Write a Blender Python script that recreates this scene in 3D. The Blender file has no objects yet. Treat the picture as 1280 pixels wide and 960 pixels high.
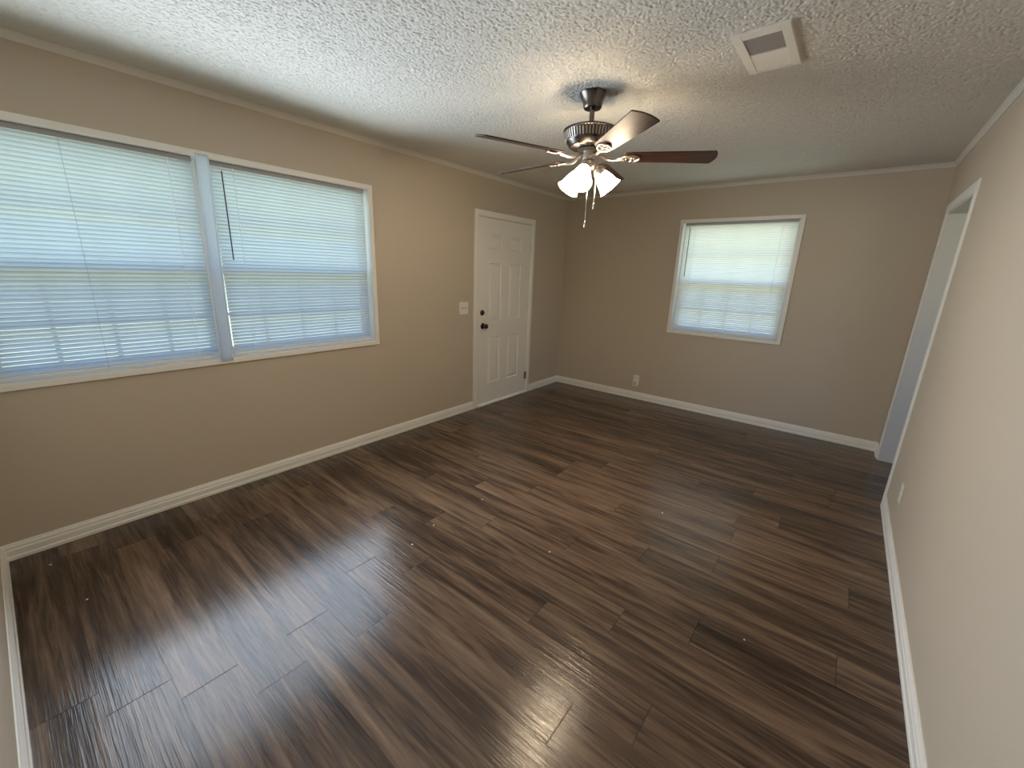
import bpy, bmesh, math, random
from mathutils import Vector, Matrix
random.seed(7)
PI = math.pi
sc = bpy.context.scene
C = sc.collection

# ------------------------------------------------------------------ camera
cam_d = bpy.data.cameras.new('camera'); cam = bpy.data.objects.new('camera', cam_d); C.objects.link(cam)
F_PX, YAW, PITCH, ROLL = 518.2, .6684, -.2646, .0344
cam_d.sensor_fit = 'HORIZONTAL'; cam_d.sensor_width = 36.0; cam_d.lens = F_PX / 1280 * 36.0
cam_d.clip_start = .02
_f = Vector((-math.sin(YAW) * math.cos(PITCH), math.cos(YAW) * math.cos(PITCH), math.sin(PITCH)))
_r = Vector((math.cos(YAW), math.sin(YAW), 0)); _u = _r.cross(_f)
_r2 = _r * math.cos(ROLL) + _u * math.sin(ROLL); _u2 = -_r * math.sin(ROLL) + _u * math.cos(ROLL)
M = Matrix((_r2, _u2, -_f)).transposed().to_4x4(); M.translation = (3.0603, .1723, 1.4976)
cam.matrix_world = M
sc.camera = cam

# ------------------------------------------------------------------ colour management, world
sc.view_settings.view_transform = 'Standard'; sc.view_settings.look = 'None'
sc.view_settings.gamma = 1.0; sc.view_settings.use_curve_mapping = False
sc.view_settings.exposure = 0.2
SKY_STRENGTH = 3.2
SHADE_GLOW, BULB_GLOW = 29.0, 690.0
sc.cycles.use_denoising = True
sc.cycles.max_bounces = 12; sc.cycles.diffuse_bounces = 8; sc.cycles.transparent_max_bounces = 16
sc.cycles.sample_clamp_indirect = 8.0
sc.cycles.caustics_reflective = False; sc.cycles.caustics_refractive = False

world = bpy.data.worlds.new('daylight'); sc.world = world; world.use_nodes = True
wn = world.node_tree; wn.nodes.clear()
w_out = wn.nodes.new('ShaderNodeOutputWorld'); w_bg = wn.nodes.new('ShaderNodeBackground')
w_tc = wn.nodes.new('ShaderNodeTexCoord'); w_sep = wn.nodes.new('ShaderNodeSeparateXYZ')
w_map = wn.nodes.new('ShaderNodeMapRange'); w_map.inputs[1].default_value = -1; w_map.inputs[2].default_value = 1
w_rmp = wn.nodes.new('ShaderNodeValToRGB')
els = w_rmp.color_ramp.elements
els[0].position = 0.0; els[0].color = (.74, .84, .74, 1)
els[1].position = 1.0; els[1].color = (.09, .32, .95, 1)
for p, c in ((.45, (.78, .88, .74, 1)), (.50, (.66, .74, .60, 1)), (.54, (.66, .78, .82, 1)), (.62, (.15, .43, .95, 1))):
    e = els.new(p); e.color = c
wn.links.new(w_tc.outputs['Generated'], w_sep.inputs[0]); wn.links.new(w_sep.outputs['Z'], w_map.inputs[0])
wn.links.new(w_map.outputs[0], w_rmp.inputs[0]); wn.links.new(w_rmp.outputs[0], w_bg.inputs[0])
w_bg.inputs[1].default_value = SKY_STRENGTH
wn.links.new(w_bg.outputs[0], w_out.inputs[0])

def portal(loc, rot, sx, sy):
    d = bpy.data.lights.new('daylight_portal', 'AREA'); d.shape = 'RECTANGLE'; d.size = sx; d.size_y = sy
    d.cycles.is_portal = True
    o = bpy.data.objects.new('daylight_portal', d); o.location = loc; o.rotation_euler = rot; C.objects.link(o)
def window_fill_light(loc, rot, sx, sy, power, col):
    d = bpy.data.lights.new('added_window_fill', 'AREA'); d.shape = 'RECTANGLE'; d.size = sx; d.size_y = sy
    d.energy = power; d.color = col; d.spread = math.radians(140)
    o = bpy.data.objects.new('added_window_fill', d); o.location = loc; o.rotation_euler = rot; C.objects.link(o)
window_fill_light((.012, 1.15, 1.48), (0, -PI / 2, 0), 1.15, 2.0, 42, (.71, .84, 1.0))  # unseen fill lamp added room-side of the blinds, stands in for daylight
portal((-.20, 1.10, 1.48), (0, -PI / 2, 0), 1.25, 2.2)          # faces +x, into the room
portal((2.02, 5.30, 1.48), (-PI / 2, 0, 0), 1.15, 1.25)          # faces -y
portal((5.40, 4.0, 1.4), (0, PI / 2, 0), 1.3, 1.3)              # window of the adjoining room, faces -x

# ------------------------------------------------------------------ materials
def new_mat(name):
    m = bpy.data.materials.new(name); m.use_nodes = True
    nt = m.node_tree; b = nt.nodes['Principled BSDF']
    return m, nt, b
def N(nt, t, **kw):
    n = nt.nodes.new(t)
    for k, v in kw.items(): setattr(n, k, v)
    return n
def mathn(nt, op, a, b=None, c=None):
    n = nt.nodes.new('ShaderNodeMath'); n.operation = op
    for i, v in enumerate((a, b, c)):
        if v is None: continue
        if isinstance(v, (int, float)): n.inputs[i].default_value = v
        else: nt.links.new(v, n.inputs[i])
    return n.outputs[0]
def bump_noise(nt, b, scale, strength, dist, detail=2.0, rough=.5):
    g = N(nt, 'ShaderNodeNewGeometry'); n = N(nt, 'ShaderNodeTexNoise')
    n.inputs['Scale'].default_value = scale; n.inputs['Detail'].default_value = detail; n.inputs['Roughness'].default_value = rough
    bp = N(nt, 'ShaderNodeBump'); bp.inputs['Strength'].default_value = strength; bp.inputs['Distance'].default_value = dist
    nt.links.new(g.outputs['Position'], n.inputs['Vector']); nt.links.new(n.outputs['Fac'], bp.inputs['Height'])
    nt.links.new(bp.outputs[0], b.inputs['Normal'])
    return n
def simple(name, col, rough=.5, metal=0.0, spec=.5, bump=None):
    m, nt, b = new_mat(name)
    b.inputs['Base Color'].default_value = (*col, 1); b.inputs['Roughness'].default_value = rough
    b.inputs['Metallic'].default_value = metal; b.inputs['Specular IOR Level'].default_value = spec
    if bump: bump_noise(nt, b, *bump)
    return m

m_wall = simple('beige_wall_paint', (.535, .460, .362), .55, 0, .35, (140, .25, .0015))
m_trim = simple('white_trim_paint', (.84, .81, .745), .35, 0, .45, (60, .12, .001))
m_door = simple('white_door_paint', (.82, .79, .72), .4, 0, .4, (90, .12, .0008))
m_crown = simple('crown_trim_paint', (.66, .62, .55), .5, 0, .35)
m_plastic = simple('white_plastic', (.78, .75, .68), .35)
m_grey_plastic = simple('grey_plastic', (.55, .53, .52), .4)
m_vinyl = simple('white_vinyl', (.8, .81, .82), .35)
m_rail = simple('blind_rail_white', (.72, .72, .70), .4)
m_headrail = simple('shaded_headrail', (.36, .355, .345), .45)  # shade on the backlit headrail put into its base colour
m_cord = simple('white_cord', (.9, .9, .9), .7)
m_cord_grey = simple('grey_cord', (.35, .36, .37), .7)
m_wand = simple('smoky_clear_wand', (.06, .075, .08), .15)
m_nickel = simple('dark_brushed_nickel', (.15, .13, .115), .26, 1.0)
m_nickel_light = simple('brushed_nickel', (.52, .46, .40), .30, 1.0)
m_hole = simple('dark_recess', (.02, .018, .016), .8)
m_knob = simple('dark_bronze_knob', (.10, .085, .07), .2, 1.0)
m_hinge = simple('aged_hinge', (.33, .29, .24), .4, .7)
m_vent = simple('vent_enamel', (.80, .74, .64), .45)
m_vent_dark = simple('vent_louver_shade', (.30, .26, .22), .6)
m_hall = simple('hall_paint', (.58, .52, .44), .6)
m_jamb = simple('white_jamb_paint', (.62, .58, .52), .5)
m_fleck = simple('white_paint_fleck', (.85, .82, .75), .6)

# ceiling: sprayed popcorn texture
def mk_ceiling():
    m, nt, b = new_mat('popcorn_ceiling'); b.inputs['Roughness'].default_value = .9
    b.inputs['Base Color'].default_value = (.66, .635, .57, 1); b.inputs['Specular IOR Level'].default_value = .1
    return m
m_ceil = mk_ceiling()

# floor: dark brown vinyl planks running along x, 17.8 cm wide, staggered ends
JOINTS = ((8, 1.237), (9, 1.365), (10, 1.484), (14, 2.555), (16, .995), (17, 2.515), (18, 2.80), (19, 2.075), (20, 2.425), (21, 2.76), (22, 2.11), (24, 2.755))
def mk_floor():
    m, nt, b = new_mat('dark_vinyl_planks')
    g = N(nt, 'ShaderNodeNewGeometry'); s = N(nt, 'ShaderNodeSeparateXYZ'); nt.links.new(g.outputs['Position'], s.inputs[0])
    X, Y = s.outputs['X'], s.outputs['Y']
    PW, PL = .178, 1.22
    ry = mathn(nt, 'DIVIDE', mathn(nt, 'ADD', Y, 10 * PW - .345), PW)
    row = mathn(nt, 'FLOOR', ry); fy = mathn(nt, 'FRACT', ry)
    wn1 = N(nt, 'ShaderNodeTexWhiteNoise', noise_dimensions='1D'); nt.links.new(row, wn1.inputs['W'])
    off = mathn(nt, 'ADD', mathn(nt, 'MULTIPLY', wn1.outputs['Value'], 7.0), 20.0)
    for rw, jx in JOINTS:                 # rows whose end joints can be read off the photograph
        c = mathn(nt, 'COMPARE', row, float(rw), .1)
        off = mathn(nt, 'ADD', mathn(nt, 'MULTIPLY', off, mathn(nt, 'SUBTRACT', 1.0, c)), mathn(nt, 'MULTIPLY', c, (-jx / PL) % 1.0 + 20.0 + rw % 3))
    rx = mathn(nt, 'ADD', mathn(nt, 'DIVIDE', X, PL), off)
    col = mathn(nt, 'FLOOR', rx); fx = mathn(nt, 'FRACT', rx)
    cmb = N(nt, 'ShaderNodeCombineXYZ'); nt.links.new(row, cmb.inputs[0]); nt.links.new(col, cmb.inputs[1])
    wn2 = N(nt, 'ShaderNodeTexWhiteNoise', noise_dimensions='2D'); nt.links.new(cmb.outputs[0], wn2.inputs['Vector'])
    rnd = wn2.outputs['Value']
    # grain coordinates, shifted per plank
    def coords(sx, sy, shift):
        c = N(nt, 'ShaderNodeCombineXYZ')
        nt.links.new(mathn(nt, 'MULTIPLY', X, sx), c.inputs[0]); nt.links.new(mathn(nt, 'MULTIPLY', Y, sy), c.inputs[1])
        nt.links.new(mathn(nt, 'MULTIPLY', rnd, shift), c.inputs[2]); return c.outputs[0]
    def noise(vec, detail, rough, dist=0.0):
        n = N(nt, 'ShaderNodeTexNoise'); n.inputs['Scale'].default_value = 1.0; n.inputs['Detail'].default_value = detail
        n.inputs['Roughness'].default_value = rough; n.inputs['Distortion'].default_value = dist
        nt.links.new(vec, n.inputs['Vector']); return n.outputs['Fac']
    big = noise(coords(1.1, 13, 37), 4, .62, .9)
    mid = noise(coords(2.6, 46, 53), 5, .62, .7)
    fine = noise(coords(7, 230, 71), 3, .6, .2)
    t = mathn(nt, 'ADD', mathn(nt, 'MULTIPLY', big, .50), mathn(nt, 'MULTIPLY', mid, .34))
    t = mathn(nt, 'ADD', t, mathn(nt, 'MULTIPLY', fine, .16))
    t = mathn(nt, 'ADD', t, mathn(nt, 'MULTIPLY', mathn(nt, 'SUBTRACT', rnd, .5), .10))
    rp = N(nt, 'ShaderNodeValToRGB'); e = rp.color_ramp.elements
    e[0].position = .33; e[0].color = (.024, .0145, .0095, 1)
    e[1].position = .70; e[1].color = (.24, .160, .106, 1)
    k = e.new(.44); k.color = (.057, .036, .0245, 1)
    k = e.new(.53); k.color = (.120, .076, .049, 1)
    nt.links.new(t, rp.inputs[0])
    # plank seams
    ey = mathn(nt, 'MULTIPLY', mathn(nt, 'MINIMUM', fy, mathn(nt, 'SUBTRACT', 1.0, fy)), PW)
    ex = mathn(nt, 'MULTIPLY', mathn(nt, 'MINIMUM', fx, mathn(nt, 'SUBTRACT', 1.0, fx)), PL)
    ed = mathn(nt, 'MINIMUM', mathn(nt, 'ADD', ey, .0010), ex)
    mr = N(nt, 'ShaderNodeMapRange'); mr.inputs[1].default_value = .0004; mr.inputs[2].default_value = .0022; nt.links.new(ed, mr.inputs[0])
    mx = N(nt, 'ShaderNodeMix', data_type='RGBA', blend_type='MULTIPLY'); mx.inputs[0].default_value = 1
    seam = N(nt, 'ShaderNodeMapRange'); seam.inputs[3].default_value = .35; nt.links.new(mr.outputs[0], seam.inputs[0])
    cg = N(nt, 'ShaderNodeCombineColor')
    for i in range(3): nt.links.new(seam.outputs[0], cg.inputs[i])
    nt.links.new(rp.outputs[0], mx.inputs[6]); nt.links.new(cg.outputs[0], mx.inputs[7])
    nt.links.new(mx.outputs[2], b.inputs['Base Color'])
    rr = N(nt, 'ShaderNodeMapRange'); rr.inputs[1].default_value = .3; rr.inputs[2].default_value = .7; rr.inputs[3].default_value = .27; rr.inputs[4].default_value = .10
    nt.links.new(fine, rr.inputs[0]); nt.links.new(rr.outputs[0], b.inputs['Roughness'])
    b.inputs['Specular IOR Level'].default_value = .36
    hgt = mathn(nt, 'ADD', mathn(nt, 'MULTIPLY', mr.outputs[0], .4), mathn(nt, 'ADD', mathn(nt, 'MULTIPLY', fine, .5), mathn(nt, 'MULTIPLY', noise(coords(3.0, 105, 91), 2, .5, .4), 1.3)))
    bp = N(nt, 'ShaderNodeBump'); bp.inputs['Strength'].default_value = .45; bp.inputs['Distance'].default_value = .0016
    nt.links.new(hgt, bp.inputs['Height']); nt.links.new(bp.outputs[0], b.inputs['Normal'])
    return m
m_floor = mk_floor()

def mk_translucent(name, col, frac, tcol=None):
    m, nt, b = new_mat(name); out = nt.nodes['Material Output']
    b.inputs['Base Color'].default_value = (*col, 1); b.inputs['Roughness'].default_value = .45; b.inputs['Specular IOR Level'].default_value = .3
    t = N(nt, 'ShaderNodeBsdfTranslucent'); t.inputs[0].default_value = (*(tcol or col), 1)
    mx = N(nt, 'ShaderNodeMixShader'); mx.inputs[0].default_value = frac
    nt.links.new(b.outputs[0], mx.inputs[1]); nt.links.new(t.outputs[0], mx.inputs[2]); nt.links.new(mx.outputs[0], out.inputs[0])
    return m
m_slat = mk_translucent('blue_backlit_slat', (.50, .54, .58), .42, (.86, .93, .95))  # white slats greyed and blued: backlit look put into the colour
m_slat_warm_lit = mk_translucent('warm_lit_slat', (.68, .67, .63), .60, (1.0, .95, .86))  # far blind: warmer, brighter outside light put into the slat tint
m_cover = mk_translucent('translucent_white_strip', (.82, .86, .92), .78)

def mk_glass():
    m, nt, b = new_mat('window_glass'); out = nt.nodes['Material Output']; nt.nodes.remove(b)
    t = N(nt, 'ShaderNodeBsdfTransparent'); t.inputs[0].default_value = (.93, .96, .97, 1)
    g = N(nt, 'ShaderNodeBsdfGlossy'); g.inputs['Roughness'].default_value = .02
    mx = N(nt, 'ShaderNodeMixShader'); mx.inputs[0].default_value = .07
    nt.links.new(t.outputs[0], mx.inputs[1]); nt.links.new(g.outputs[0], mx.inputs[2]); nt.links.new(mx.outputs[0], out.inputs[0])
    return m
m_glass = mk_glass()
def mk_screen():
    m, nt, b = new_mat('added_dim_screen'); out = nt.nodes['Material Output']
    b.inputs['Base Color'].default_value = (.10, .11, .12, 1); b.inputs['Roughness'].default_value = .7
    t = N(nt, 'ShaderNodeBsdfTransparent'); mx = N(nt, 'ShaderNodeMixShader'); mx.inputs[0].default_value = .75
    nt.links.new(b.outputs[0], mx.inputs[1]); nt.links.new(t.outputs[0], mx.inputs[2]); nt.links.new(mx.outputs[0], out.inputs[0])
    return m
m_screen = mk_screen()

def mk_glow(name, col, strength, base):
    m, nt, b = new_mat(name)
    b.inputs['Base Color'].default_value = (*base, 1); b.inputs['Roughness'].default_value = .3
    b.inputs['Emission Color'].default_value = (*col, 1); b.inputs['Emission Strength'].default_value = strength
    return m
m_shade = mk_glow('lit_frosted_glass', (1.0, .80, .56), SHADE_GLOW, (.9, .88, .82))
m_bulb = mk_glow('lit_bulb', (1.0, .80, .56), BULB_GLOW, (.9, .9, .85))

def mk_blade():
    m, nt, b = new_mat('walnut_blade'); tc = N(nt, 'ShaderNodeTexCoord'); mp = N(nt, 'ShaderNodeMapping')
    mp.inputs['Scale'].default_value = (3.5, 60, 10)
    n = N(nt, 'ShaderNodeTexNoise'); n.inputs['Scale'].default_value = 1; n.inputs['Detail'].default_value = 4; n.inputs['Distortion'].default_value = .8
    rp = N(nt, 'ShaderNodeValToRGB'); rp.color_ramp.elements[0].position = .35; rp.color_ramp.elements[0].color = (.020, .009, .006, 1)
    rp.color_ramp.elements[1].position = .68; rp.color_ramp.elements[1].color = (.085, .036, .022, 1)
    nt.links.new(tc.outputs['Object'], mp.inputs[0]); nt.links.new(mp.outputs[0], n.inputs['Vector'])
    nt.links.new(n.outputs['Fac'], rp.inputs[0]); nt.links.new(rp.outputs[0], b.inputs['Base Color'])
    b.inputs['Roughness'].default_value = .38; b.inputs['Specular IOR Level'].default_value = .42
    return m
m_blade = mk_blade()

# ------------------------------------------------------------------ mesh helpers
def obj(name, bm, mat, parent=None, smooth=False, loc=(0, 0, 0), rot=(0, 0, 0)):
    bmesh.ops.recalc_face_normals(bm, faces=bm.faces[:])
    me = bpy.data.meshes.new(name); bm.to_mesh(me); bm.free()
    me.materials.append(mat)
    if smooth:
        me.polygons.foreach_set('use_smooth', [True] * len(me.polygons))
        me.set_sharp_from_angle(angle=math.radians(38))
    o = bpy.data.objects.new(name, me); C.objects.link(o)
    o.location = loc; o.rotation_euler = rot
    if parent: o.parent = parent
    return o
def struct(name, bm, mat, parent=None, **kw):
    o = obj(name, bm, mat, parent, **kw)
    if not parent: o['kind'] = 'structure'
    return o
def thing(name, label, cat, loc=(0, 0, 0), rz=0, group=None):
    o = bpy.data.objects.new(name, None); o.empty_display_size = .05; C.objects.link(o)
    o.location = loc; o.rotation_euler = (0, 0, rz); o['label'] = label; o['category'] = cat
    if group: o['group'] = group
    return o
def setting(name):
    o = bpy.data.objects.new(name, None); o.empty_display_size = .05; C.objects.link(o); o['kind'] = 'structure'; return o
def box(bm, x0, x1, y0, y1, z0, z1, bev=0.0, mat=None):
    vs = [bm.verts.new((x, y, z)) for x in (x0, x1) for y in (y0, y1) for z in (z0, z1)]
    fs = [bm.faces.new([vs[i] for i in q]) for q in ((0, 1, 3, 2), (4, 6, 7, 5), (0, 4, 5, 1), (2, 3, 7, 6), (0, 2, 6, 4), (1, 5, 7, 3))]
    bmesh.ops.recalc_face_normals(bm, faces=fs)
    if bev:
        es = list({e for f in fs for e in f.edges})
        r = bmesh.ops.bevel(bm, geom=es, offset=bev, segments=2, profile=.5, affect='EDGES')
        vs = list({v for f in r['faces'] for v in f.verts} | {v for v in vs if v.is_valid})
    if mat is not None: bmesh.ops.transform(bm, matrix=mat, verts=vs)
    return vs
def lathe(bm, prof, seg=32, mat=None, close=False):
    rings = []
    for r, z in prof:
        if r < 1e-6: rings.append([bm.verts.new((0, 0, z))])
        else: rings.append([bm.verts.new((r * math.cos(2 * PI * i / seg), r * math.sin(2 * PI * i / seg), z)) for i in range(seg)])
    pairs = list(zip(rings, rings[1:])) + ([(rings[-1], rings[0])] if close else [])
    for a, b in pairs:
        for i in range(seg):
            j = (i + 1) % seg
            if len(a) == 1 and len(b) == 1: continue
            if len(a) == 1: bm.faces.new((a[0], b[i], b[j]))
            elif len(b) == 1: bm.faces.new((a[i], a[j], b[0]))
            else: bm.faces.new((a[i], a[j], b[j], b[i]))
    if not close:
        for rg in (rings[0], rings[-1]):
            if len(rg) > 2: bm.faces.new(rg)
    vs = [v for rg in rings for v in rg]
    if mat is not None: bmesh.ops.transform(bm, matrix=mat, verts=vs)
    return vs
def tube(bm, pts, r, seg=8, radii=None):
    pts = [Vector(p) for p in pts]; rings = []
    up = Vector((0, 0, 1))
    for i, p in enumerate(pts):
        d = (pts[min(i + 1, len(pts) - 1)] - pts[max(i - 1, 0)]).normalized()
        a = d.cross(up if abs(d.z) < .95 else Vector((1, 0, 0))).normalized(); b = d.cross(a)
        rr = radii[i] if radii else r
        rings.append([bm.verts.new(p + a * rr * math.cos(2 * PI * k / seg) + b * rr * math.sin(2 * PI * k / seg)) for k in range(seg)])
    for a, b in zip(rings, rings[1:]):
        for k in range(seg): bm.faces.new((a[k], a[(k + 1) % seg], b[(k + 1) % seg], b[k]))
    bm.faces.new(rings[0]); bm.faces.new(rings[-1])
def prism(bm, prof, a, b):
    """profile list of 3-D offsets swept from point a to point b"""
    A = [bm.verts.new(Vector(a) + Vector(p)) for p in prof]; B = [bm.verts.new(Vector(b) + Vector(p)) for p in prof]
    n = len(prof)
    for i in range(n): bm.faces.new((A[i], A[(i + 1) % n], B[(i + 1) % n], B[i]))
    bm.faces.new(A); bm.faces.new(B)
def wall_grid(name, axis, face, back, u0, u1, v0, v1, holes, mat):
    """wall slab between planes face/back on the given axis, with rectangular openings (ua,ub,va,vb)"""
    us = sorted({u0, u1} | {h[0] for h in holes} | {h[1] for h in holes}); vs = sorted({v0, v1} | {h[2] for h in holes} | {h[3] for h in holes})
    bm = bmesh.new(); cache = {}
    def P(u, v, w):
        k = (u, v, w)
        if k not in cache: cache[k] = bm.verts.new((w, u, v) if axis == 0 else (u, w, v))
        return cache[k]
    def solid(i, j):
        if i < 0 or j < 0 or i >= len(us) - 1 or j >= len(vs) - 1: return False
        cu, cv = (us[i] + us[i + 1]) / 2, (vs[j] + vs[j + 1]) / 2
        return not any(h[0] < cu < h[1] and h[2] < cv < h[3] for h in holes)
    for i in range(len(us) - 1):
        for j in range(len(vs) - 1):
            if not solid(i, j): continue
            a, b, c, d = us[i], us[i + 1], vs[j], vs[j + 1]
            for w in (face, back): bm.faces.new((P(a, c, w), P(b, c, w), P(b, d, w), P(a, d, w)))
            for di, dj, e in ((-1, 0, ((a, c), (a, d))), (1, 0, ((b, c), (b, d))), (0, -1, ((a, c), (b, c))), (0, 1, ((a, d), (b, d)))):
                if not solid(i + di, j + dj):
                    (p, q), (r, s) = e
                    bm.faces.new((P(p, q, face), P(r, s, face), P(r, s, back), P(p, q, back)))
    return struct(name, bm, mat)

# ------------------------------------------------------------------ room shell
W, L, H = 3.496, 5.078, 2.433          # between the faces of the trim
T = .014                               # trim thickness: plaster lies this far behind
XL, XR, YN, YF = -T, W + T, -T, L + T
# window openings (inside the casings) and door openings
W1 = (.105, 2.177, .895, 2.072)
W2 = (1.487, 2.560, .905, 2.070)
D1 = (3.405, 4.355, 0.0, 2.055)
D2 = (3.900, 4.862, 0.0, 2.045)
wall_grid('wall_left', 0, XL, XL - .16, YN - .16, YF + .16, 0, H + .05, [W1, D1], m_wall)
wall_grid('wall_far', 1, YF, YF + .16, XL, XR, 0, H + .05, [W2], m_wall)
wall_grid('wall_right', 0, XR, XR + .13, YN - .16, YF + .16, 0, H + .05, [D2], m_wall)
wall_grid('wall_near', 1, YN, YN - .16, XL, XR, 0, H + .05, [], m_wall)
bm = bmesh.new(); box(bm, -.2, 5.4, -.2, 5.7, -.1, 0); struct('floor', bm, m_floor)
# popcorn ceiling: the sprayed lumps are modelled as a fine height field on the underside of the slab
import numpy as np
def ceiling():
    rng = np.random.default_rng(3); st = .0033
    nx, ny = int((XR - XL + .02) / st), int((YF - YN + .02) / st)
    h = np.zeros((nx, ny))
    def blur(a, n):
        for _ in range(n):
            a = (np.roll(a, 1, 0) + 2 * a + np.roll(a, -1, 0)) / 4; a = (np.roll(a, 1, 1) + 2 * a + np.roll(a, -1, 1)) / 4
        return a
    a = blur(rng.standard_normal((nx, ny)), 1); a /= a.std()
    b_ = blur(rng.standard_normal((nx, ny)), 1); b_ /= b_.std()
    h = np.tanh(1.1 * (.6 * a + .7 * b_) + .75)
    z = H + .0002 - .0021 * h
    bmc = bmesh.new(); box(bmc, -.2, 5.4, -.2, 5.7, H + .006, H + .1)
    me0 = bpy.data.meshes.new('tmp'); bmc.to_mesh(me0); bmc.free()
    bv = np.array([v.co[:] for v in me0.vertices]); bf = np.array([p.vertices[:] for p in me0.polygons])
    X_, Y_ = np.meshgrid(XL - .01 + st * np.arange(nx), YN - .01 + st * np.arange(ny), indexing='ij')
    gv = np.stack([X_, Y_, z], -1).reshape(-1, 3)
    idx = np.arange(nx * ny).reshape(nx, ny)
    gf = np.stack([idx[:-1, :-1], idx[:-1, 1:], idx[1:, 1:], idx[1:, :-1]], -1).reshape(-1, 4)
    v = np.concatenate([bv, gv]); f = np.concatenate([bf, gf + len(bv)])
    me = bpy.data.meshes.new('ceiling'); me.vertices.add(len(v)); me.vertices.foreach_set('co', v.astype(np.float32).ravel())
    me.loops.add(f.size); me.loops.foreach_set('vertex_index', f.astype(np.int32).ravel())
    me.polygons.add(len(f)); me.polygons.foreach_set('loop_start', np.arange(0, f.size, 4, dtype=np.int32))
    sm = np.ones(len(f), bool); sm[:6] = False
    me.update(calc_edges=True); me.polygons.foreach_set('use_smooth', sm); me.materials.append(m_ceil)
    o = bpy.data.objects.new('ceiling', me); C.objects.link(o); o['kind'] = 'structure'
    bpy.data.meshes.remove(me0)
ceiling()
# adjoining room behind the cased opening (lit by its own window)
wall_grid('wall_hall_right', 0, 5.2, 5.3, 2.7, 5.7, 0, H, [(3.4, 4.6, .8, 2.0)], m_hall)
bm = bmesh.new(); box(bm, XR + .13, 5.3, 2.6, 2.7, 0, H); struct('wall_hall_near', bm, m_hall)
bm = bmesh.new(); box(bm, XR + .13, 5.3, 5.6, 5.7, 0, H); struct('wall_hall_far', bm, m_hall)

# eaves over the windows outside
m_soffit = simple('cream_soffit', (.80, .78, .54), .7)
bm = bmesh.new(); box(bm, -.95, XL - .16, -1.0, 6.2, 2.28, 2.42); struct('trim_4', bm, m_soffit)
bm = bmesh.new(); box(bm, XL - .16, 4.5, YF + .16, YF + .95, 2.28, 2.42); struct('trim_5', bm, m_soffit)

# baseboards: stepped colonial profile, d = distance out of the wall, z = height
BB = [(0, 0), (.016, 0), (.016, .016), (.013, .022), (.013, .052), (.010, .060), (.0105, .068), (.006, .080), (.004, .088), (0, .088)]
def baseboard(name, runs):
    bm = bmesh.new()
    for a, b, n in runs: prism(bm, [(n[0] * d, n[1] * d, z) for d, z in BB], a, b)
    return struct(name, bm, m_trim)
baseboard('baseboard_left', [((XL, YN, 0), (XL, 3.367, 0), (1, 0)), ((XL, 4.391, 0), (XL, YF, 0), (1, 0))])
baseboard('baseboard_far', [((XL, YF, 0), (XR, YF, 0), (0, -1))])
baseboard('baseboard_right', [((XR, YN, 0), (XR, 3.843, 0), (-1, 0)), ((XR, 4.919, 0), (XR, YF, 0), (-1, 0))])
baseboard('baseboard_near', [((XL, YN, 0), (XR, YN, 0), (0, 1))])
# narrow cove trim under the ceiling
CV = [(0, 0), (.026, 0), (.026, -.005), (.019, -.010), (.010, -.020), (.006, -.030), (.006, -.034), (0, -.034)]
def cove(name, a, b, n):
    bm = bmesh.new(); prism(bm, [(n[0] * d, n[1] * d, z) for d, z in CV], a, b); return struct(name, bm, m_crown)
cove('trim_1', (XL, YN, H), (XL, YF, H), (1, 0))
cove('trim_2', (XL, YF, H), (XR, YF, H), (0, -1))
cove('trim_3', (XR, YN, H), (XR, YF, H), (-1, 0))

# ------------------------------------------------------------------ windows
# local frame: x along the wall, y towards the room (0 = casing face), z up
def frame4(bm, x0, x1, z0, z1, w, y0, y1, bev=.002, wb=None, wt=None):
    wb = w if wb is None else wb; wt = w if wt is None else wt
    box(bm, x0, x0 + w, y0, y1, z0, z1, bev); box(bm, x1 - w, x1, y0, y1, z0, z1, bev)
    box(bm, x0 + w, x1 - w, y0, y1, z0, z0 + wb, bev); box(bm, x0 + w, x1 - w, y0, y1, z1 - wt, z1, bev)
def sash_unit(root, x0, x1, z0, z1, thin=None):
    zm = 1.437
    bm = bmesh.new(); frame4(bm, x0 - (.020 if thin == 'low' else 0), x1 + (.020 if thin == 'high' else 0), z0, z1, .026, -.165, -.090); struct('window_frame', bm, m_vinyl, root)
    fl = .004 if thin == 'low' else .022; fr = .004 if thin == 'high' else .022
    for nm, a, b, ya, yb in (('upper_sash', zm - .018, z1 - .02, -.155, -.130), ('lower_sash', z0 + .02, zm + .030, -.125, -.100)):
        xa, xb = x0 + fl, x1 - fr
        bm = bmesh.new(); frame4(bm, xa, xb, a, b, .034, ya, yb, .003)
        s = struct(nm, bm, m_vinyl, root)
        bm = bmesh.new()
        for k in (1, 2, 3):
            c = xa + (xb - xa) * k / 4; box(bm, c - .009, c + .009, ya + .004, yb - .004, a + .034, b - .034, .002)
        c = (a + b) / 2 if nm == 'upper_sash' else 1.165
        box(bm, xa + .034, xb - .034, ya + .005, yb - .005, c - .009, c + .009, .002)
        struct('muntins', bm, m_vinyl, s)
        bm = bmesh.new(); ym = (ya + yb) / 2; box(bm, xa + .03, xb - .03, ym - .0015, ym + .0015, a + .03, b - .03); struct('glass_pane', bm, m_glass, s)
    bm = bmesh.new(); box(bm, x0 + .02, x1 - .02, -.1665, -.1660, z0 + .02, zm); struct('added_dim_screen', bm, m_screen, root)  # unseen screen added to dim daylight on the lower slats

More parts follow.
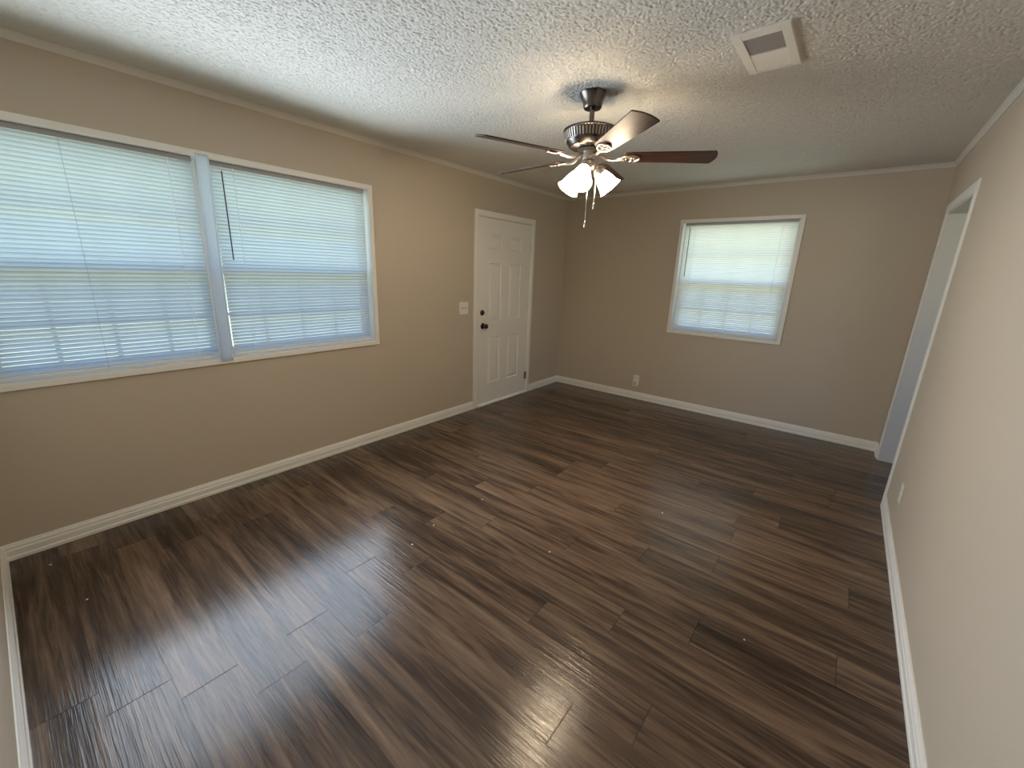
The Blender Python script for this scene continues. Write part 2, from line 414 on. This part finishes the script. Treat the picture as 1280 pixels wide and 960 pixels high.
# double window in the left wall: local x = -world y
w1 = setting('window_1'); w1.rotation_euler = (0, 0, -PI / 2)
a, b = -2.209, -.068
bm = bmesh.new(); frame4(bm, a, b, .863, 2.106, .034, -T, .002, .003); struct('casing', bm, m_trim, w1)
bm = bmesh.new(); o1 = (-2.177 + .0, -.105)
frame4(bm, o1[0] - .012, o1[1] + .012, .883, 2.084, .0135, -.150, -.002, .001); struct('reveal', bm, m_vinyl, w1)
sash_unit(w1, -2.176, -1.112, .896, 2.071, 'high'); sash_unit(w1, -1.068, -.106, .896, 2.071, 'low')
# loose white strip over the gap between the two blinds, a little out of plumb
bm = bmesh.new()
def strip(z): return (1.0655 - .0235 * (2.085 - z) / 1.19, 1.1305 - .020 * (2.085 - z) / 1.19)
zs = [.884, .93, 1.3, 1.7, 2.06, 2.088]
prof = [(.0, -.004), (.0, .006), (.10, .009), (.16, .006), (.84, .006), (.90, .009), (1.0, .006), (1.0, -.004), (.97, -.004), (.97, .003), (.03, .003), (.03, -.004)]
rings = []
for z in zs:
    y0, y1 = strip(z); ring = []
    for u, d in prof: ring.append(bm.verts.new((-(y0 + (y1 - y0) * u), d + .003, z)))
    rings.append(ring)
for p, q in zip(rings, rings[1:]):
    for i in range(len(prof)): bm.faces.new((p[i], p[(i + 1) % len(prof)], q[(i + 1) % len(prof)], q[i]))
bm.faces.new(rings[0]); bm.faces.new(rings[-1])
struct('mullion_cover', bm, m_cover, w1)

w2 = setting('window_2'); w2.rotation_euler = (0, 0, PI); w2.location = (0, L, 0)
bm = bmesh.new(); frame4(bm, -2.592, -1.455, .875, 2.102, .034, -T, .002, .003); struct('casing', bm, m_trim, w2)
bm = bmesh.new(); frame4(bm, -2.572, -1.475, .893, 2.082, .0135, -.150, -.002, .001); struct('reveal', bm, m_vinyl, w2)
sash_unit(w2, -2.559, -1.488, .906, 2.069)

# ------------------------------------------------------------------ mini blinds
def mini_blind(label, loc, rz, width, z0, z1, ladders, greys, wand, tilt=-57, slat=None, group='white mini blinds'):
    r = thing('mini_blind', label, 'blind', loc, rz, group)
    hw = width / 2
    bm = bmesh.new()
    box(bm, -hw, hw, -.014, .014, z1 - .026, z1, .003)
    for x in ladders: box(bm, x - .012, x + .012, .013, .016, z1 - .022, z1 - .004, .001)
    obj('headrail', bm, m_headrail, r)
    bm = bmesh.new(); pitch = .0213; n = int((z1 - .030 - (z0 + .014)) / pitch) + 1
    ca, sa = math.cos(math.radians(tilt)), math.sin(math.radians(tilt)); cols = 3
    for k in range(n):
        z = z1 - .040 - k * pitch
        if z < z0 + .020: break
        wob = random.uniform(-.6, .6); rows = []
        for j in range(5):
            s = (j / 4 - .5) * .0254; crown = .0032 * (1 - (2 * j / 4 - 1) ** 2)
            y = s * ca + crown * sa; zz = -s * sa + crown * ca + wob * .0006
            rows.append([bm.verts.new((-hw + .004 + (width - .008) * i / cols, y, z + zz)) for i in range(cols + 1)])
        for p, q in zip(rows, rows[1:]):
            for i in range(cols): bm.faces.new((p[i], p[i + 1], q[i + 1], q[i]))
    obj('slats', bm, slat or m_slat, r, smooth=True)
    bm = bmesh.new(); box(bm, -hw + .003, hw - .003, -.011, .011, z0, z0 + .016, .004); obj('bottom_rail', bm, m_rail, r)
    for x in ladders:
        bm = bmesh.new()
        tube(bm, [(x, .0150, z1 - .024), (x, .0150, z0 + .012)], .0014, 6)
        k = 0
        while z1 - .047 - k * pitch > z0 + .03:
            zz = z1 - .047 - k * pitch; lathe(bm, [(0, .0026), (.0020, .0016), (.0026, 0), (.0020, -.0016), (0, -.0026)], 6, Matrix.Translation((x, .0150, zz))); k += 1
        obj('ladder_cord', bm, m_cord, r)
    for x in greys:
        bm = bmesh.new(); tube(bm, [(x, .0152, z1 - .024), (x, .0152, z0 + .012)], .0009, 6); obj('lift_cord', bm, m_cord_grey, r)
    if wand is not None:
        bm = bmesh.new()
        tube(bm, [(wand, .010, z1 - .018), (wand, .024, z1 - .026), (wand, .024, z1 - .050)], .0016, 8)
        w = obj('wand_hook', bm, m_rail, r)
        bm = bmesh.new(); tube(bm, [(wand, .024, z1 - .048), (wand - .001, .025, z1 - .56)], .0036, 6); obj('tilt_wand', bm, m_wand, r)
    return r
XB = -.045
c = 1.645
mini_blind('white mini blind in the right half of the big double window', (XB, c, 0), -PI / 2, 1.020, .903, 2.070,
           [-(1.262 - c), -(2.073 - c)], [], -(1.197 - c))
c = .583
mini_blind('white mini blind in the left half of the big double window, at the photo edge', (XB, c, 0), -PI / 2, .946, .903, 2.070,
           [-(.942 - c)], [-(.527 - c)], None)
c = 2.0235
mini_blind('white mini blind in the small square window of the far wall', (c, L + .045, 0), PI, 1.036, .913, 2.068,
           [-(1.617 - c), -(2.42 - c)], [], -(1.560 - c), slat=m_slat_warm_lit)

# ------------------------------------------------------------------ front door
d1 = setting('door_1'); d1.rotation_euler = (0, 0, -PI / 2)
CP = [(0, -T), (0, .0), (.004, .0025), (.040, .0035), (.046, .001), (.055, -.004), (.055, -T)]    # casing profile: u from outer edge, d out
def casing(root, a, b, zt, w=.057, mat=m_trim):
    bm = bmesh.new(); k = w / .055
    # left leg, right leg, head (mitred)
    for sgn, x in ((1, a), (-1, b)):
        lo = [bm.verts.new((x + sgn * u * k, d, 0)) for u, d in CP]; hi = [bm.verts.new((x + sgn * u * k, d, zt - u * k)) for u, d in CP]
        n = len(CP)
        for i in range(n): bm.faces.new((lo[i], lo[(i + 1) % n], hi[(i + 1) % n], hi[i]))
        bm.faces.new(lo); bm.faces.new(hi)
    A = [bm.verts.new((a + u * k, d, zt - u * k)) for u, d in CP]; B = [bm.verts.new((b - u * k, d, zt - u * k)) for u, d in CP]
    n = len(CP)
    for i in range(n): bm.faces.new((A[i], A[(i + 1) % n], B[(i + 1) % n], B[i]))
    bm.faces.new(A); bm.faces.new(B)
    return struct('casing', bm, mat, root)
casing(d1, -4.391, -3.367, 2.09)
bm = bmesh.new(); box(bm, -4.333, -3.427, -.085, -.061, 2.012, 2.0325, .001); box(bm, -3.447, -3.427, -.085, -.061, .018, 2.012, .001); box(bm, -4.333, -4.313, -.085, -.061, .018, 2.012, .001); struct('door_stop', bm, m_trim, d1)
def jamb(root, a, b, zt, y0, y1, t, mat):
    bm = bmesh.new()
    box(bm, a, a + t, y0, y1, 0, zt, .001); box(bm, b - t, b, y0, y1, 0, zt, .001); box(bm, a + t, b - t, y0, y1, zt - t, zt, .001)
    return struct('jamb', bm, mat, root)
jamb(d1, -4.354, -3.406, 2.054, -.170, -.0145, .022, m_trim)
bm = bmesh.new(); box(bm, -4.332, -3.428, -.150, .012, 0, .012, .003); box(bm, -4.332, -3.428, -.10, .002, .011, .019, .002); struct('threshold', bm, m_trim, d1)
# six-panel leaf; u = world y
U0, U1, Z0, Z1, FY = 3.431, 4.329, .026, 2.024, -.014
PAN = [(u0, u1, z0, z1) for (u0, u1) in ((3.600, 3.815), (3.945, 4.165)) for (z0, z1) in ((.245, .785), (.958, 1.585), (1.716, 1.876))]
bm = bmesh.new()
us = sorted({U0, U1} | {p[0] for p in PAN} | {p[1] for p in PAN}); zs = sorted({Z0, Z1} | {p[2] for p in PAN} | {p[3] for p in PAN})
cache = {}
def V(u, y, z):
    k = (round(u, 5), round(y, 5), round(z, 5))
    if k not in cache: cache[k] = bm.verts.new((-u, y, z))
    return cache[k]
for i in range(len(us) - 1):
    for j in range(len(zs) - 1):
        a_, b_, c_, d_ = us[i], us[i + 1], zs[j], zs[j + 1]
        bm.faces.new([V(*p) for p in ((a_, FY - .044, c_), (b_, FY - .044, c_), (b_, FY - .044, d_), (a_, FY - .044, d_))])
        if any(abs(a_ - p[0]) < 1e-6 and abs(c_ - p[2]) < 1e-6 for p in PAN):
            rr = [(0, 0), (.004, .0025), (.010, .001), (.016, -.010), (.023, -.010), (.040, -.002), (.042, -.0015)]
            loops = [[V(a_ + q, FY + d, c_ + q), V(b_ - q, FY + d, c_ + q), V(b_ - q, FY + d, d_ - q), V(a_ + q, FY + d, d_ - q)] for q, d in rr]
            for l0, l1 in zip(loops, loops[1:]):
                for k in range(4): bm.faces.new((l0[k], l0[(k + 1) % 4], l1[(k + 1) % 4], l1[k]))
            bm.faces.new(loops[-1])
        else:
            bm.faces.new([V(*p) for p in ((a_, FY, c_), (b_, FY, c_), (b_, FY, d_), (a_, FY, d_))])
for i in range(len(us) - 1):
    for z in (Z0, Z1): bm.faces.new([V(us[i], FY, z), V(us[i + 1], FY, z), V(us[i + 1], FY - .044, z), V(us[i], FY - .044, z)])
for j in range(len(zs) - 1):
    for u in (U0, U1): bm.faces.new([V(u, FY, zs[j]), V(u, FY, zs[j + 1]), V(u, FY - .044, zs[j + 1]), V(u, FY - .044, zs[j])])
leaf = struct('door_leaf', bm, m_door, d1)
RX = Matrix.Rotation(-PI / 2, 4, 'X')       # lathe axis z -> +y (into the room)
bm = bmesh.new()
lathe(bm, [(0, 0), (.032, 0), (.033, .004), (.028, .009), (.012, .012), (.011, .030), (.018, .036), (.026, .044), (.028, .054), (.024, .063), (.012, .067), (0, .068)], 24, Matrix.Translation((-3.512, FY, .915)) @ RX)
o = struct('door_knob', bm, m_knob, leaf, smooth=True); o['label'] = 'dark bronze round door knob'
bm = bmesh.new()
lathe(bm, [(0, 0), (.030, 0), (.031, .005), (.026, .011), (.015, .013), (0, .013)], 24, Matrix.Translation((-3.502, FY, 1.058)) @ RX)
box(bm, -3.502 - .016, -3.502 + .016, FY + .012, FY + .026, 1.058 - .005, 1.058 + .005, .002)
o = struct('deadbolt', bm, m_knob, leaf, smooth=True); o['label'] = 'dark bronze deadbolt with thumb turn'
for zc in (1.825, 1.02, .225):
    bm = bmesh.new(); lathe(bm, [(0, -.05), (.0055, -.05), (.0055, .05), (0, .05)], 10, Matrix.Translation((-4.333, FY + .009, zc)))
    box(bm, -4.331, -4.300, FY - .001, FY + .0015, zc - .045, zc + .045)
    struct('hinge', bm, m_hinge if zc < .5 else m_trim, leaf)

# ------------------------------------------------------------------ cased opening in the right wall (local x = world y)
d2 = setting('door_2'); d2.rotation_euler = (0, 0, PI / 2); d2.location = (W + .007, 0, 0)
casing(d2, 3.843, 4.919, 2.10, .060)
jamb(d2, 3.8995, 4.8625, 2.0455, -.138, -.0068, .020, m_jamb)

# ------------------------------------------------------------------ ceiling fan
FX, FY0 = 1.7814, 2.4084
fan = thing('ceiling_fan', 'five-blade ceiling fan with dark wood blades and three lit frosted glass shades', 'ceiling fan', (FX, FY0, H))
def fz(z): return z - H
bm = bmesh.new(); lathe(bm, [(0, 0), (.072, 0), (.074, -.006), (.068, -.014), (.060, -.034), (.050, -.060), (.050, -.068), (.044, -.076), (.018, -.079), (0, -.079)], 40); obj('canopy', bm, m_nickel, fan, True)
bm = bmesh.new(); lathe(bm, [(0, -.07), (.0135, -.07), (.0135, fz(2.278)), (.021, fz(2.276)), (.023, fz(2.260)), (0, fz(2.260))], 20); obj('downrod', bm, m_nickel, fan, True)
bm = bmesh.new()
lathe(bm, [(0, fz(2.262)), (.05, fz(2.264)), (.110, fz(2.262)), (.140, fz(2.257)), (.148, fz(2.252)), (.148, fz(2.247)), (.142, fz(2.244)), (.129, fz(2.200)), (.131, fz(2.197)), (.129, fz(2.191)), (.121, fz(2.184)), (.116, fz(2.174)), (.108, fz(2.168)), (.060, fz(2.163)), (0, fz(2.163))], 56)
mh = obj('motor_housing', bm, m_nickel, fan, True)
bm = bmesh.new()
for k in range(52):
    a_ = 2 * PI * k / 52
    Mx = Matrix.Rotation(a_, 4, 'Z') @ Matrix.Translation((.1365, 0, fz(2.222))) @ Matrix.Rotation(math.radians(16), 4, 'Y')
    box(bm, -.004, .0045, -.0030, .0030, -.0195, .0195, .001, Mx)
obj('vent_ribs', bm, m_nickel_light, mh)
bm = bmesh.new(); lathe(bm, [(0, fz(2.165)), (.062, fz(2.165)), (.064, fz(2.158)), (.058, fz(2.150)), (0, fz(2.150))], 32); obj('flywheel', bm, m_hole, fan, True)
bm = bmesh.new(); lathe(bm, [(0, fz(2.159)), (.036, fz(2.159)), (.034, fz(2.150)), (.032, fz(2.108)), (.038, fz(2.100)), (.044, fz(2.090)), (.044, fz(2.075)), (.034, fz(2.062)), (.014, fz(2.054)), (.010, fz(2.040)), (0, fz(2.036))], 32); obj('switch_housing', bm, m_nickel_light, fan, True)

def blade_mesh():
    bm = bmesh.new(); out = []
    # outline in (r, t): root narrow, tip wide with a shallow arc
    x0, x1 = .185, .655; w0, w1 = .052, .066
    out.append((x0 + .012, -w0 + .006)); out.append((x0, -w0 + .022)); out.append((x0, w0 - .022)); out.append((x0 + .012, w0 - .006)); out.append((x0 + .05, w0))
    out.append((x1 - .004, w1))
    for k in range(0, 11):
        t = w1 - .003 - (2 * w1 - .006) * k / 10; out.append((x1 + .018 - .019 * (t / w1) ** 2, t))
    out.append((x1 - .004, -w1)); out.append((x0 + .05, -w0))
    lo = [bm.verts.new((x, t, -.003)) for x, t in out]; hi = [bm.verts.new((x, t, .003)) for x, t in out]
    bm.faces.new(lo); bm.faces.new(hi); n = len(out)
    for i in range(n): bm.faces.new((lo[i], lo[(i + 1) % n], hi[(i + 1) % n], hi[i]))
    es = [e for e in bm.edges if abs(e.verts[0].co.z - e.verts[1].co.z) < 1e-6]
    bmesh.ops.recalc_face_normals(bm, faces=bm.faces[:]); bmesh.ops.bevel(bm, geom=es, offset=.0012, segments=1, affect='EDGES')
    return bm
def iron_mesh():
    bm = bmesh.new()
    # arm from the flywheel out and up to the blade, then a scrolled plate under the blade
    tube(bm, [(.045, 0, .010), (.075, 0, .004), (.100, 0, -.012), (.130, 0, -.016), (.160, 0, -.012), (.19, 0, -.010)], .007, 8, [.009, .008, .0065, .0065, .007, .008])
    for s in (-1, 1):
        pts = []
        for k in range(19):
            a_ = k / 18 * 2.1 * PI; rad = .024 - .0145 * k / 18
            pts.append((.212 + rad * -math.cos(a_) * 1.25, s * (.018 + -.002 + rad * math.sin(a_) * .9 - .004), -.0095))
        tube(bm, pts, .0042, 6)
        tube(bm, [(.150, 0, -.012), (.175, s * .012, -.011), (.200, s * .030, -.010), (.235, s * .034, -.009), (.262, s * .020, -.009), (.275, 0, -.009)], .0046, 6)
    box(bm, .195, .272, -.016, .016, -.0085, -.0032, .002)
    for x, y in ((.215, 0), (.245, .010), (.245, -.010)): lathe(bm, [(0, -.0125), (.004, -.0115), (.005, -.0085), (0, -.0080)], 10, Matrix.Translation((x, y, 0)))
    return bm
BZ, PH = 2.123, 31.0
TILT = math.radians(-12)
b_me = i_me = None
for k in range(5):
    an = math.radians(PH + 72 * k)
    if b_me is None:
        b = obj('blade', blade_mesh(), m_blade, fan); i_ = obj('blade_iron', iron_mesh(), m_nickel_light, fan, True)
        b_me, i_me = b, i_
    else:
        b = b_me.copy(); C.objects.link(b); b.parent = fan; i_ = i_me.copy(); C.objects.link(i_); i_.parent = fan
    R = Matrix.Translation((0, 0, fz(BZ))) @ Matrix.Rotation(an, 4, 'Z') @ Matrix.Rotation(TILT, 4, 'X')
    b.matrix_local = R; i_.matrix_local = R

# light kit: three bell shades tipped outwards
AX = math.degrees(.6684)
view = math.degrees(math.atan2(FY0 - .1723, FX - 3.0603))           # viewing direction at the fan
right = view - 90
def shade_prof():
    o_ = [(.026, 0), (.031, .004), (.034, .014), (.040, .030), (.047, .052), (.052, .074), (.055, .088), (.060, .100), (.066, .108)]
    i_ = [(r - .0035, z + (.0 if z > .0 else .003)) for r, z in o_]
    return [(r, -z) for r, z in o_] + [(r, -z) for r, z in reversed(i_)]
first = None
for k, ang in enumerate((right + 20, right + 140, right + 254)):
    a_ = math.radians(ang)
    B = Matrix.Rotation(a_, 4, 'Z') @ Matrix.Translation((.066, 0, fz(2.052))) @ Matrix.Rotation(math.radians(-44), 4, 'Y')
    if first is None:
        bm = bmesh.new(); lathe(bm, shade_prof(), 40, close=True); s = obj('lamp_shade', bm, m_shade, fan, True)
        bm = bmesh.new(); lathe(bm, [(0, -.030), (.010, -.032), (.014, -.040), (.024, -.056), (.026, -.068), (.022, -.080), (.012, -.088), (0, -.090)], 20); u = obj('bulb', bm, m_bulb, s, True)
        bm = bmesh.new(); lathe(bm, [(0, .026), (.020, .026), (.026, .018), (.030, .004), (.036, -.004), (.036, -.012), (.0345, -.012), (.0225, -.004), (.014, -.034), (0, -.034)], 24); q = obj('socket', bm, m_nickel_light, s, True)
        bm = bmesh.new(); tube(bm, [(-.048, 0, .052), (-.036, 0, .040), (-.018, 0, .034), (0, 0, .024)], .007, 8); r_ = obj('arm', bm, m_nickel_light, s, True)
        first = (s, u, q, r_)
    else:
        s = first[0].copy(); C.objects.link(s); s.parent = fan
        for ch in first[1:]:
            d = ch.copy(); C.objects.link(d); d.parent = s
    s.matrix_local = B
# pull chains
def chain(dx, dd, z0, z1):
    r_ = Vector((math.cos(math.radians(right)), math.sin(math.radians(right)), 0)); n_ = -Vector((math.cos(math.radians(view)), math.sin(math.radians(view)), 0))
    p = r_ * dx + n_ * dd
    bm = bmesh.new(); tube(bm, [(p.x * .6, p.y * .6, fz(z0) + .004), (p.x, p.y, fz(z0)), (p.x, p.y, fz(z1) + .03)], .0022, 6)
    c_ = obj('pull_chain', bm, m_nickel_light, fan)
    bm = bmesh.new(); lathe(bm, [(0, fz(z1) + .036), (.003, fz(z1) + .034), (.0052, fz(z1) + .028), (.0058, fz(z1) + .004), (.004, fz(z1)), (0, fz(z1))], 12, Matrix.Translation((p.x, p.y, 0))); obj('chain_fob', bm, m_nickel_light, c_, True)
chain(.004, .040, 2.085, 1.752)
chain(.046, .034, 2.110, 1.850)

# ------------------------------------------------------------------ ceiling vent
vent = thing('ceiling_vent', 'beige metal air register on the ceiling with one open dark half', 'vent', (2.594, 2.412, H))
hx, hy = .101, .189
bm = bmesh.new()
for x0, x1, y0, y1 in ((-hx, -hx + .034, -hy, hy), (hx - .034, hx, -hy, hy), (-hx + .034, hx - .034, -hy, -hy + .042), (-hx + .034, hx - .034, hy - .034, hy)):
    box(bm, x0, x1, y0, y1, -.014, 0, .002)
obj('vent_frame', bm, m_vent, vent)
bm = bmesh.new(); box(bm, -hx + .03, hx - .03, -hy + .03, hy - .03, -.0015, 0); obj('duct_opening', bm, m_hole, vent)
bm = bmesh.new()
for k in range(9):
    y = -hy + .050 + k * .0168; box(bm, -hx + .033, hx - .033, -.0085, .0085, -.0006, .0006, 0, Matrix.Translation((0, y, -.0075)) @ Matrix.Rotation(math.radians(-42), 4, 'X'))
obj('louvers', bm, m_vent_dark, vent)
bm = bmesh.new()
for k in range(9):
    y = .018 + k * .0165; box(bm, -hx + .033, hx - .033, -.0095, .0095, -.0006, .0006, 0, Matrix.Translation((0, y, -.0085)) @ Matrix.Rotation(math.radians(-38), 4, 'X'))
box(bm, -hx + .033, hx - .033, -.002, .006, -.013, -.001)
obj('louvers', bm, m_vent, vent)

# ------------------------------------------------------------------ switch and outlets (local x along the wall, y out of the wall)
sw = thing('light_switch', 'white double light switch plate on the wall beside the white door', 'light switch', (XL, 3.222, 1.121), -PI / 2)
bm = bmesh.new(); box(bm, -.062, .062, 0, .006, -.062, .062, .0025); obj('switch_plate', bm, m_plastic, sw)
for x in (-.023, .023):
    bm = bmesh.new(); box(bm, x - .006, x + .006, .004, .0075, -.013, .013, .001); box(bm, x - .004, x + .004, -.002, .014, -.004, .010, .001, Matrix.Translation((0, .004, -.002)) @ Matrix.Rotation(math.radians(-18), 4, 'X'))
    obj('toggle', bm, m_grey_plastic, sw)
def outlet(label, loc, rz):
    r = thing('wall_outlet', label, 'outlet', loc, rz)
    bm = bmesh.new(); box(bm, -.036, .036, 0, .006, -.058, .058, .0025); obj('outlet_plate', bm, m_plastic, r)
    for z in (-.020, .020):
        bm = bmesh.new(); lathe(bm, [(0, .0075), (.0155, .0075), (.0165, .005), (0, .005)], 20, Matrix.Translation((0, 0, z)) @ RX)
        f = obj('receptacle', bm, m_plastic, r)
        bm = bmesh.new()
        for x in (-.006, .006): box(bm, x - .001, x + .001, .0074, .0078, z - .002, z + .007)
        obj('slot', bm, m_hole, f)
    return r
outlet('white outlet plate low on the far wall, under a plug-in unit', (1.156, YF, .245), PI)
ad = thing('plug_in_unit', 'small white plug-in unit sticking out of the far wall outlet', 'plug', (1.156, YF - .0078, .205), PI)
bm = bmesh.new(); box(bm, -.031, .031, 0, .036, -.044, .040, .006); obj('unit_body', bm, m_plastic, ad)
bm = bmesh.new(); box(bm, -.020, .020, .0355, .0375, -.026, .026, .001); obj('grille', bm, m_grey_plastic, ad)
outlet('white outlet plate low on the right wall near the doorway', (XR, 3.345, .312), PI / 2)

# small white paint flecks on the floor
for k, (x, y) in enumerate(((1.37, 2.03), (1.35, 1.62), (1.40, 1.42), (.18, .13), (2.36, 2.70), (2.02, 1.88), (2.98, 1.95), (.62, .21))):
    bm = bmesh.new(); n = 6; s = random.uniform(.0035, .006)
    lathe(bm, [(0, .0022), (s * .6, .0018), (s, 0), (0, 0)], n)
    for v in bm.verts: v.co.x *= random.uniform(.6, 1.4); v.co.y *= random.uniform(.6, 1.2)
    o = obj('paint_fleck', bm, m_fleck, None, loc=(x, y, 0)); o['label'] = 'tiny white paint fleck lying on the dark plank floor'; o['category'] = 'paint fleck'; o['group'] = 'paint flecks on the floor'
